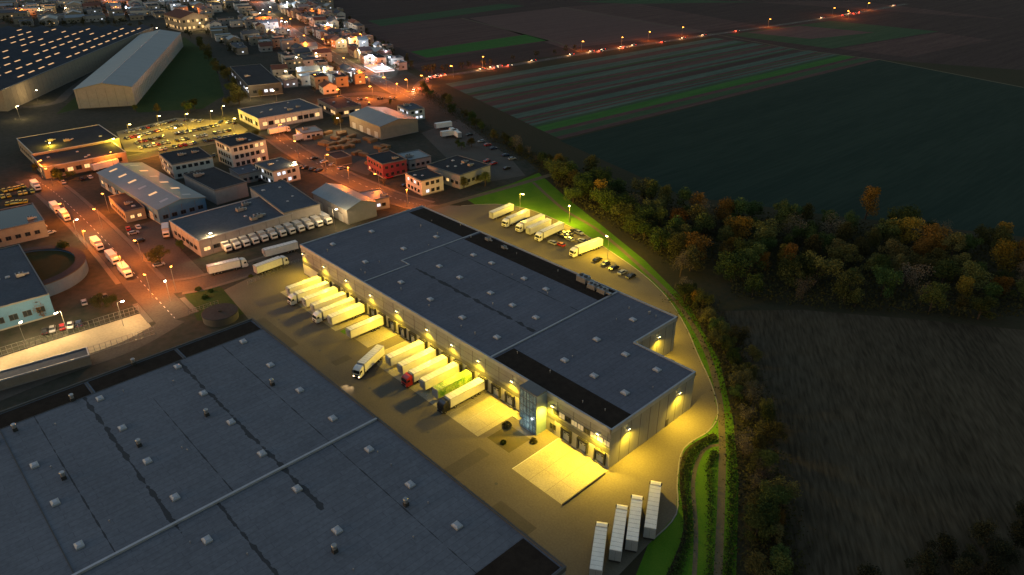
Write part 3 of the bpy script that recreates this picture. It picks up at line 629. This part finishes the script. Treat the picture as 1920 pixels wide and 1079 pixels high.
row([(1040,330),(1090,370),(1140,400),(1210,450),(1290,505)],12,9,13,[20,52,8,20],4,'beside the footpath','hedge line trees')
x,y=P(1622,412); tree(x,y,14,'autumn orange','rising above the wood'); x,y=P(1275,520); tree(x,y,11,'sparse brown','beside the footpath','hedge line trees')
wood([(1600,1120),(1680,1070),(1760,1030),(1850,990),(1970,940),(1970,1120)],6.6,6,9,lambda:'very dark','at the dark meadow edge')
forest,xs,ys=wood([(1035,350),(1055,330),(1110,330),(1200,375),(1280,392),(1400,405),(1560,425),(1700,440),(1925,468),(1925,600),(1800,600),(1700,592),(1520,582),(1370,560),(1370,500),(1250,500),(1200,460),(1090,395)],10,7,13.5,lambda:pick([48,34,9,9]))
row([(795,172),(850,210),(930,262),(1000,300),(1060,335),(1140,385),(1220,440)],34,4,9,[26,48,6,20],4,'along the field hedge line','hedge line trees')
row([(380,88),(400,125),(430,160),(450,195)],12,8,12,[60,30,5,5],3,'beside a warehouse lawn','town trees')
TP=[(145,400),(180,430),(220,450),(350,470),(360,540),(395,555),(290,500),(480,260),(540,270),(735,350),(790,350),(870,280),(640,230),(120,340),(70,325),(440,195),(300,215),(260,215),(500,180),(210,215),(860,350),(900,345),(350,210),(80,600),(200,575),(720,200),(805,190),(170,360),(250,480),(225,560),(130,480)]
for i in range(60):
    px,py=R.choice(TP)
    x,y=P(px+R.uniform(-16,16),py+R.uniform(-6,6))
    if any(min((a-x)**2+(b-y)**2 for a,b in pts)<(w/2+1.5)**2 for pts,w in RW): continue
    tree(x,y,R.uniform(4,8),pick([40,40,8,12]),'between commercial buildings','town trees')
ug=MB(); rr=random.Random(5)
while len(ug.f)<22000:
    q=(rr.uniform(min(xs),max(xs)),rr.uniform(min(ys),max(ys)))
    if inside(q,forest): leaf(ug,Vector((q[0],q[1],rr.uniform(.1,4.2))),rr,.42)
for pl in ([(1285,560),(1330,610),(1375,690),(1405,780),(1425,900),(1440,1000),(1450,1100)],[(795,172),(850,210),(930,262),(1000,300),(1060,335),(1140,385)]):
    pts=SP_(pl,20)
    for a in pts:
        for i in range(70): leaf(ug,Vector((a[0]+rr.gauss(0,3.5),a[1]+rr.gauss(0,3.5),rr.uniform(.1,1.8))),rr,.3)
o=put('undergrowth',ug.mesh('undergrowth',['under'])); o['kind']='stuff'; o['label']='dense dark undergrowth below the woodland trees'; o['category']='undergrowth'
# ---------------------------------------------------------------- other buildings
def rect(quad,z):
    p=[Vector(P(*q,z)) for q in quad]; c=sum(p,Vector((0,0)))/4
    e1=(p[1]-p[0])+(p[2]-p[3]); e2=(p[2]-p[1])+(p[3]-p[0]); L=e1.length/2; Wd=e2.length/2
    a1=math.atan2(e1.y,e1.x); a2=math.atan2(e2.y,e2.x)-math.pi/2
    while a2-a1>math.pi/2: a2-=math.pi
    while a2-a1<-math.pi/2: a2+=math.pi
    w1,w2=L**2,Wd**2
    a=(a1*w1+a2*w2)/(w1+w2)
    ux=Vector((math.cos(a),math.sin(a))); uy=Vector((-ux.y,ux.x))
    return c,a,abs(e1.dot(ux))/2,abs(e2.dot(uy))/2
wmc={}
def wmesh(w,h,m):
    k=(w,h,m)
    if k not in wmc:
        b=MB(); b.box(-w/2,-.04,0,w/2,.0,h,0); b.box(-w/2-.1,-.09,-.12,w/2+.1,0,0,1); b.box(-w/2-.1,-.07,h,w/2+.1,0,h+.1,1); b.box(-w/2-.1,-.07,0,-w/2,0,h,1); b.box(w/2,-.07,0,w/2+.1,0,h,1)
        b.box(-.04,-.07,0,.04,-.041,h,1)
        wmc[k]=b.mesh('window',[m,'wk'])
    return wmc[k]
def bld(name,label,cat,c,a,L,Wd,h,wall,roof,kind='flat',win=None,lit=.25,litm='litw',units=2,group=None,gate=False,rise=2.5,strips=0):
    e=thing(name,label,cat,(c[0],c[1],0),a,group=group)
    x,y=L/2,Wd/2; mb=MB(); mb.box(-x,-y,0,x,y,h)
    if kind=='gable':
        for sx in (-1,1): mb.add([(sx*x,-y,h),(sx*x,y,h),(sx*x,0,h+rise)],[(0,1,2)])
    mb.box(-x-.03,-y-.03,0,x+.03,y+.03,.5,1)
    if L>40:
        i=-x+5
        while i<x: mb.box(i-.08,-y-.05,.5,i+.08,-y,h,2); mb.box(i-.08,y,.5,i+.08,y+.05,h,2); i+=6
        i=-y+5
        while i<y: mb.box(x,i-.08,.5,x+.05,i+.08,h,2); mb.box(-x-.05,i-.08,.5,-x,i+.08,h,2); i+=6
    put('wall',mb.mesh('wall',[wall,'kerb','cladd']),e)
    mb=MB()
    if kind=='flat':
        mb.box(-x-.12,-y-.12,h+.002,x+.12,y+.12,h+.15,0)
        for q in ((-x-.15,-y-.15,x+.15,-y+.2),(-x-.15,y-.2,x+.15,y+.15),(-x-.15,-y+.2,-x+.2,y-.2),(x-.2,-y+.2,x+.15,y-.2)): mb.box(q[0],q[1],h+.01,q[2],q[3],h+.5,1)
    elif kind=='ribs':
        nr=max(3,int(Wd/16)); w=Wd/nr
        for i in range(nr):
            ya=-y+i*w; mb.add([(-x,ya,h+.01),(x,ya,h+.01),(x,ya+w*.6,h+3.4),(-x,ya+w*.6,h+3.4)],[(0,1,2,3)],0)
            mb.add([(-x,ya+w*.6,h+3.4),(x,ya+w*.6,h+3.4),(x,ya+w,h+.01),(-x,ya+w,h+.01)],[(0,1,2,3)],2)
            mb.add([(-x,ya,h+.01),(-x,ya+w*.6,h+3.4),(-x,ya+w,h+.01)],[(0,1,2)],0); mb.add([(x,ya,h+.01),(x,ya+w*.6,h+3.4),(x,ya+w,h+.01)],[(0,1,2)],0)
            mb.box(-x,ya-.4,h+.02,x,ya+.4,h+.45,1)
    else:
        o=.5; k=rise/y; zr=h+rise
        for s in (-1,1):
            ye=s*(y+o); ze=h-o*k
            mb.add([(-x-o,0,zr+.05),(x+o,0,zr+.05),(x+o,ye,ze+.05),(-x-o,ye,ze+.05),(-x-o,0,zr+.25),(x+o,0,zr+.25),(x+o,ye,ze+.25),(-x-o,ye,ze+.25)],[(4,5,6,7),(0,3,2,1),(2,3,7,6),(0,4,7,3),(1,2,6,5)],0)
        mb.box(-x-o,-.15,zr+.2,x+o,.15,zr+.36,1)
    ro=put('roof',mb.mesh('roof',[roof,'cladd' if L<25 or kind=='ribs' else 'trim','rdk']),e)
    if strips and kind=='gable':
        for i in range(strips):
            u=-x+L*(i+.5)/strips
            for s in (-1,1):
                zt=h+rise*.7+.3; zb=h+rise*.35+.3
                put('roof_light',MB().add([(u-1,s*y*.3,zt),(u+1,s*y*.3,zt),(u+1,s*y*.65,zb),(u-1,s*y*.65,zb)],[(0,1,2,3)]).mesh('roof_light',['litr' if R.random()<.3 else 'sky']),ro)
    if kind=='flat':
        for i in range(units): put('rooftop_unit',DU if R.random()<.4 else SKm,ro,(R.uniform(-x*.7,x*.7),R.uniform(-y*.7,y*.7),h+.15),0,(R.uniform(.45,.8),)*3)
    cd=Vector((CAM[0]-c[0],CAM[1]-c[1])).normalized()
    if win:
        rows,sp,w,hh=win
        for (nx,ny,ln,dst,rot) in ((0,-1,L,y,0),(1,0,Wd,x,math.pi/2),(0,1,L,y,math.pi),(-1,0,Wd,x,-math.pi/2)):
            wn=Vector((nx*math.cos(a)-ny*math.sin(a),nx*math.sin(a)+ny*math.cos(a)))
            if wn.dot(cd)<-.25: continue
            n=int((ln-1)/sp)
            for r in range(rows):
                for i in range(n):
                    q=(i-(n-1)/2)*sp; z=h*(r+.32)/rows
                    put('window',wmesh(w,hh,litm if R.random()<lit else 'glassd'),e,(nx*(dst+.01)+(q if ny else 0), ny*(dst+.01)+(q if nx else 0),z),rot)
    if gate:
        gm=MB().box(-2,-.05,0,2,0,4,0).box(-2.15,-.1,4,2.15,0,4.15,1).mesh('gate',['door','wk'])
        n=int(L/9)
        for i in range(n):
            for s in (-1,1):
                wn=Vector((s*math.sin(a),-s*math.cos(a)))
                if wn.dot(cd)>0: put('gate',gm,e,((i-(n-1)/2)*9,-s*(y+.03),0),0 if s==1 else math.pi)
    return e
def kind_sw(k,L,Wd): return k.get('kind')=='gable' and Wd>L
def bq(label,quad,h,wall,roof,cat='building',name='commercial_building',**k):
    c,a,L,Wd=rect(quad,h)
    if kind_sw(k,L,Wd): a+=math.pi/2; L,Wd=Wd,L
    return bld(name,label,cat,c,a,L,Wd,h,wall,roof,**k)
bq('low workshop with dark flat roof beside truck row',[(318,415),(490,371),(548,401),(372,455)],7,'wg','rg',win=(1,4,2.6,1.5),units=6,lit=.12)
bq('dark roofed workshop hall with pale walls',[(463,351),(535,343),(600,384),(535,402)],8,'wg','rg',win=(1,4,2.6,1.5),units=4,lit=.1)
bq('blue grey metal roofed hall with skylights',[(190,325),(262,306),(383,369),(292,398)],7,'wbl','rm',kind='gable',rise=2.2,strips=6,gate=True,win=(1,4,2.2,1.6),lit=.15)
bq('small annex with dark flat roof',[(205,370),(238,363),(272,390),(232,400)],5,'wb','rk',win=(1,3,1.6,1.4),lit=.4)
bq('pale walled depot building with black roof',[(347,330),(402,314),(460,343),(402,360)],7,'wg','rk',units=1)
bq('white flat roofed office with black roof',[(290,290),(372,280),(402,296),(328,309)],8,'ww','rk',win=(2,3,1.8,1.5),lit=.25)
bq('white three storey office block with dark windows',[(402,264),(468,251),(500,263),(432,277)],12,'ww','rk',win=(3,3,1.8,1.9),lit=.08,name='office_building')
bq('white two storey office lit at night',[(477,308),(527,297),(560,311),(512,324)],7.5,'ww','rg',win=(2,2.8,1.7,1.6),lit=.3,litm='litc',name='office_building')
bq('long dark roofed depot with lit walls',[(33,262),(192,234),(215,262),(62,292)],7,'wb','rk',win=(1,5,2.4,1.6),lit=.2,units=5)
bq('dark roofed shop building with lit front',[(60,292),(215,265),(228,287),(80,318)],6,'wb','rk',win=(1,4,2.6,2),lit=.35,units=4)
bq('grey metal gabled barn hall',[(583,362),(640,349),(708,380),(650,393)],7,'wg','rm',kind='gable',rise=2.5,gate=True)
bq('small lit office cabin beside barn',[(670,362),(712,357),(732,372),(690,378)],5,'wg','rm',win=(1,2.5,1.6,1.4),lit=.5,litm='litc')
bq('dark red clad two storey house',[(687,293),(733,285),(760,300),(718,311)],7.5,'wr','rk',win=(2,3.2,1.5,1.3),lit=.1,name='office_building')
bq('low grey flat roofed hall',[(748,290),(785,282),(806,294),(766,304)],5,'wg','rm',win=(1,3,1.6,1.3),lit=.1)
bq('white two storey office with black roof',[(758,326),(800,318),(833,331),(790,341)],7.5,'ww','rk',win=(2,3,1.7,1.5),lit=.2,litm='litc',name='office_building')
bq('dark grey flat roofed courtyard building',[(795,310),(858,296),(925,310),(862,330)],7,'wg','rk',win=(1,3.2,1.8,1.5),lit=.15,units=6)
bq('large hall with shallow grey gable roof',[(655,214),(722,204),(784,223),(712,240)],8,'wb','rm',kind='gable',rise=2.5,gate=True)
bq('supermarket with flat roof and bright front',[(437,206),(560,189),(610,203),(490,223)],7,'ww','rg',win=(1,4,3,2.4),lit=.6,units=8,name='supermarket')
bq('brown brick flat roofed showroom',[(598,188),(640,181),(674,198),(630,207)],6,'wb','rk',win=(1,4,3,2),lit=.5)
bq('white cube office lit from inside',[(745,199),(774,195),(796,204),(766,209)],7,'ww','rg',win=(2,3,1.8,1.5),lit=.4,litm='litc',name='office_building')
bq('dark flat roofed depot',[(435,128),(490,120),(522,155),(465,165)],8,'wk','rk',win=(1,4,2.4,2),lit=.4,litm='litc')
bq('showroom with lit windows',[(555,243),(590,238),(605,246),(568,253)],4,'ww','rm',win=(1,3,1.8,1.4),lit=.5,litm='litc')
bq('workshop with solar panel roof',[(-60,405),(60,386),(84,412),(-50,448)],7,'wb','rs',win=(1,3.5,1.8,1.5),lit=.3)
bq('blue clad hall with glowing roof lights',[(-90,490),(30,463),(98,550),(-70,600)],8,'wbl','rg',units=7,win=(1,4,2.4,2),lit=.1)
bq('small dark shed in construction yard',[(612,290),(640,284),(658,294),(630,301)],4,'wk','rk',units=0)
bq('low grey depot office beside street',[(430,318),(470,310),(490,321),(448,330)],5,'wg','rg',win=(1,3,1.6,1.3),lit=.3)
bigq=[(-420,150),(-60,58),(232,52),(18,203)]
big=bq('vast dark roofed distribution centre with glowing roof lights',bigq,14,'wb','rd',name='distribution_centre',kind='ribs',units=0)
hall=bq('long pale gabled warehouse hall',[(150,165),(262,63),(336,65),(243,168)],13,'wg','rm',kind='gable',rise=3.5,name='warehouse')
c,a,L_,Wd_=rect(bigq,14); nn=0
nr=max(3,int(Wd_/16)); w_=Wd_/nr
sl2=math.atan2(3.4,w_*.6)
RL=MB(); cs,sn=math.cos(sl2),math.sin(sl2)
RL.add([(-4.2,-.55*cs,-.55*sn+.08),(4.2,-.55*cs,-.55*sn+.08),(4.2,.55*cs,.55*sn+.08),(-4.2,.55*cs,.55*sn+.08)],[(0,1,2,3)]); RL=RL.mesh('roof_light',['litr'])
br=[q for q in big.children if q.name.startswith('roof')][0]
for i in range(nr):
    lx=-L_/2+8
    while lx<L_/2-6:
        ly=-Wd_/2+(i+.35)*w_
        X=c.x+lx*math.cos(a)-ly*math.sin(a); Y=c.y+lx*math.sin(a)+ly*math.cos(a)
        d=Vector((X-CAM[0],Y-CAM[1])); dep=d.dot(Vector(FW)); lat=d.dot(Vector(RT))
        if lat>-dep*.80 and nn<98 and R.random()<.72: put('roof_light',RL,br,(lx,ly,14.02+3.4*.35/.6)); nn+=1
        lx+=15
for p in [(38,225),(72,195),(104,168),(136,140),(166,116),(192,95),(215,78),(232,66)]:
    lamp(*p,kind='wlamp',pw=6000,grp='yard lamps')
x,y=P(55,526); e=thing('round_building','wide round court building with dark roof and curved blue wing','building',(x,y,0))
ring=MB(); ringr=MB(); NN=64
for i in range(NN):
    a_,b_=2*math.pi*i/NN,2*math.pi*(i+1)/NN; ca,sa,cb,sb=math.cos(a_),math.sin(a_),math.cos(b_),math.sin(b_)
    ring.add([(20*ca,20*sa,0),(20*cb,20*sb,0),(20*cb,20*sb,5),(20*ca,20*sa,5)],[(0,1,2,3)]); ring.add([(16.8*ca,16.8*sa,4),(16.8*cb,16.8*sb,4),(16.8*cb,16.8*sb,5),(16.8*ca,16.8*sa,5)],[(3,2,1,0)])
    ringr.add([(20.2*ca,20.2*sa,5.1),(20.2*cb,20.2*sb,5.1),(16.7*cb,16.7*sb,5.3),(16.7*ca,16.7*sa,5.3)],[(0,1,2,3)]); ringr.add([(20.2*ca,20.2*sa,4.8),(20.2*cb,20.2*sb,4.8),(20.2*cb,20.2*sb,5.1),(20.2*ca,20.2*sa,5.1)],[(0,1,2,3)],0)
put('wall',ring.mesh('wall',['wbd']),e); put('roof',ringr.mesh('roof',['rk','wbd']),e); put('court',MB().cyl(0,0,4.2,4.5,16.8,n=64).mesh('court',['under']),e)
x,y=P(415,598); e=thing('water_tank','round dark water tank with flat lid beside path','tank',(x,y,0))
put('shell',MB().cyl(0,0,0,2.6,5.8,n=36).mesh('shell',['wk']),e); put('lid',MB().cyl(0,0,2.61,2.8,6,5.8,36).cyl(0,0,2.8,3.3,.6,n=12).mesh('lid',['rk']),e)
def fence(px,lab,h=2,n=30):
    p,q=Vector(P(*px[0])),Vector(P(*px[1])); L=(q-p).length; mb=MB()
    for i in range(n+1): mb.box(L*i/n-.05,-.05,0,L*i/n+.05,.05,h)
    for z in (.3,h*.55,h-.1): mb.box(0,-.025,z,L,.025,z+.06)
    thing('fence',lab,'fence',(p.x,p.y,0),math.atan2(q.y-p.y,q.x-p.x),mb.mesh('fence',['pole']))
fence([(-40,735),(292,628)],'tall steel mesh fence around floodlit compound',3)
fence([(-40,682),(262,588)],'tall steel mesh fence around floodlit compound',3)
fence([(355,590),(410,572)],'short steel fence beside entrance',1.8,8)
fence([(465,535),(560,492)],'low steel fence beside the entrance lawn',1.5,14)
bq('long low covered store with pale roof',[(-60,716),(160,655),(170,668),(-60,734)],3,'wb','rg',units=0)
ts=MB()
for j in range(3):
    for i in range(4): ts.box(-3,-1.3+i*.66,j*.6,3,-.72+i*.66,.52+j*.6)
ts=ts.mesh('timber_stack',['tim'])
for i in range(50):
    px,py=R.uniform(590,725),R.uniform(252,318)
    if py>262+(px-560)*.36 or py<240+(px-650)*.45: continue
    x,y=P(px,py); thing('timber_stack','stacked orange formwork beams in a construction yard','building materials',(x,y,.03),R.choice((0,math.pi/2))+.2,ts,'formwork stacks')
ta=pang((560,68),(720,158))
placed=[]
def town(poly,step,hr=(5,9),big_=1.0):
    W_=[P(*p) for p in poly]; X=[p[0]for p in W_];Y=[p[1] for p in W_]; c0=Vector((sum(X)/len(X),sum(Y)/len(Y)))
    n=int(max(max(X)-min(X),max(Y)-min(Y))/step)+2
    for i in range(-n,n):
        for j in range(-n,n):
            u,v=i*step+R.uniform(-.16,.16)*step,j*step*.85+R.uniform(-.16,.16)*step
            q=(c0.x+u*math.cos(ta)-v*math.sin(ta),c0.y+u*math.sin(ta)+v*math.cos(ta))
            if not inside(q,W_) or R.random()<.08: continue
            bb=R.choice((.8,1,1,1.35)); L=R.uniform(.5,.85)*step*big_*bb; Wd=R.uniform(.38,.6)*step
            if any(min((a-q[0])**2+(b-q[1])**2 for a,b in smooth(pts,4))<(w/2+max(L,Wd)*.52)**2 for pts,w in RW): continue
            if any((a-q[0])**2+(b-q[1])**2<(step*.62)**2 for a,b in placed): continue
            if len(placed)>292: continue
            placed.append(q); h=R.uniform(*hr)
            wl_=R.choice(['ww','wg','wb','wg','wb','wb']); kd=R.choice(['flat','gable','flat']); rf_=R.choice(['rg','rg','rk','rm']) if kd=='flat' else R.choice(['rt','rg','rm','rg'])
            wn={'ww':'white','wb':'beige','wg':'grey'}[wl_]
            bld('town_building',f'{wn} {"flat roofed shed" if kd=="flat" else "pitched roof house"} in the lit town','building',q,ta+R.choice((0,math.pi/2))+R.uniform(-.08,.08),L,Wd,h,wl_,rf_,kd,win=(2 if h>7 else 1,R.uniform(4,6),1.5,1.2),lit=R.choice((.1,.2,.45)),litm=R.choice(('litw','litc','litw')),units=1,group='town buildings')
            for _ in range(R.choice((0,1,1,2))):
                an=R.uniform(0,6.28); tx,ty=q[0]+math.cos(an)*step*.55,q[1]+math.sin(an)*step*.5
                if not any(min((a-tx)**2+(b-ty)**2 for a,b in pts)<(w/2+1.5)**2 for pts,w in RW): far_tree(tx,ty,R.uniform(5,9))
town([(480,20),(560,75),(650,130),(700,160),(600,178),(535,165),(490,110),(440,50)],20)
town([(500,-8),(600,-8),(650,45),(720,95),(765,135),(700,140),(600,88)],19)
town([(345,40),(430,50),(470,110),(400,75)],21)
town([(20,-8),(470,-8),(470,30),(430,45),(345,30),(240,42),(60,50),(0,45)],29)
for pl,n in (([(-20,40),(60,52),(140,48),(235,48)],26),([(600,0),(650,40),(720,90),(770,130)],22),([(800,140),(900,127),(1080,95)],14),([(245,55),(330,58),(350,72)],8)):
    pts=SP_(pl,12)
    for i in range(n):
        a_=pts[int(i/(n-1)*(len(pts)-1))]; far_tree(a_[0]+R.uniform(-5,5),a_[1]+R.uniform(-5,5),R.uniform(5,9))
o=put('distant_trees',FAR.mesh('distant_trees',['under','bark'])); o['kind']='stuff'; o['label']='dark distant trees scattered between the town buildings'; o['category']='trees'
church=bq('large lit building with red tiled roof',[(318,28),(362,22),(378,30),(335,38)],14,'wb','rt',kind='gable',rise=5,win=(2,5,2.4,2.6),lit=.5)
x,y=P(712,142); e=thing('filling_station','brightly lit filling station canopy on slim columns','filling station',(x,y,0),ta)
put('canopy',MB().box(-14,-8,5.2,14,8,6.2,0).box(-14.1,-8.1,5.4,14.1,8.1,6.0,1).mesh('canopy',['ww','litc']),e)
for i in (-9,0,9): put('column',MB().cyl(i,0,0,5.2,.3).mesh('column',['ww']),e); light(e,(i,0,4.6),WHT,9000,rad=.4)
for i in range(64):
    px,py=R.choice([(R.uniform(20,470),R.uniform(-4,35)),(R.uniform(460,600),R.uniform(0,80)),(R.uniform(540,740),R.uniform(60,170))])
    if px>480+py*2.0+60: continue
    lamp(px,py,R.choice(['olamp','wlamp','blamp','olamp','wlamp','blamp']),R.uniform(8000,19000),1.3,grp='town lamps')
# ---------------------------------------------------------------- light & camera
w=bpy.data.worlds.new('World'); sc.world=w; w.use_nodes=True
N,L=w.node_tree.nodes,w.node_tree.links; bg=N['Background']; sk=N.new('ShaderNodeTexSky'); sk.sky_type='NISHITA'; sk.sun_disc=False
sk.sun_elevation=math.radians(3); sk.sun_rotation=math.radians(200); sk.altitude=100
L.new(sk.outputs[0],bg.inputs[0]); bg.inputs[1].default_value=.30
sl=bpy.data.lights.new('dusk_sun','SUN'); sl.energy=.32; sl.angle=math.radians(40); sl.color=(.62,.74,1)
so=bpy.data.objects.new('dusk_sun',sl); so.rotation_euler=(math.radians(50),0,math.radians(-70)); COL.objects.link(so)
cam=bpy.data.cameras.new('camera'); co=bpy.data.objects.new('camera',cam); COL.objects.link(co)
cam.sensor_width=36; cam.lens=36*FOC/1920; cam.clip_end=9000; cam.clip_start=1
co.location=CAM; yaw=math.atan2(FW[1],FW[0])-math.pi/2
co.rotation_euler=(math.pi/2-PIT,0,yaw); sc.camera=co
sc.view_settings.view_transform='Standard'; sc.view_settings.look='None'; sc.view_settings.exposure=0
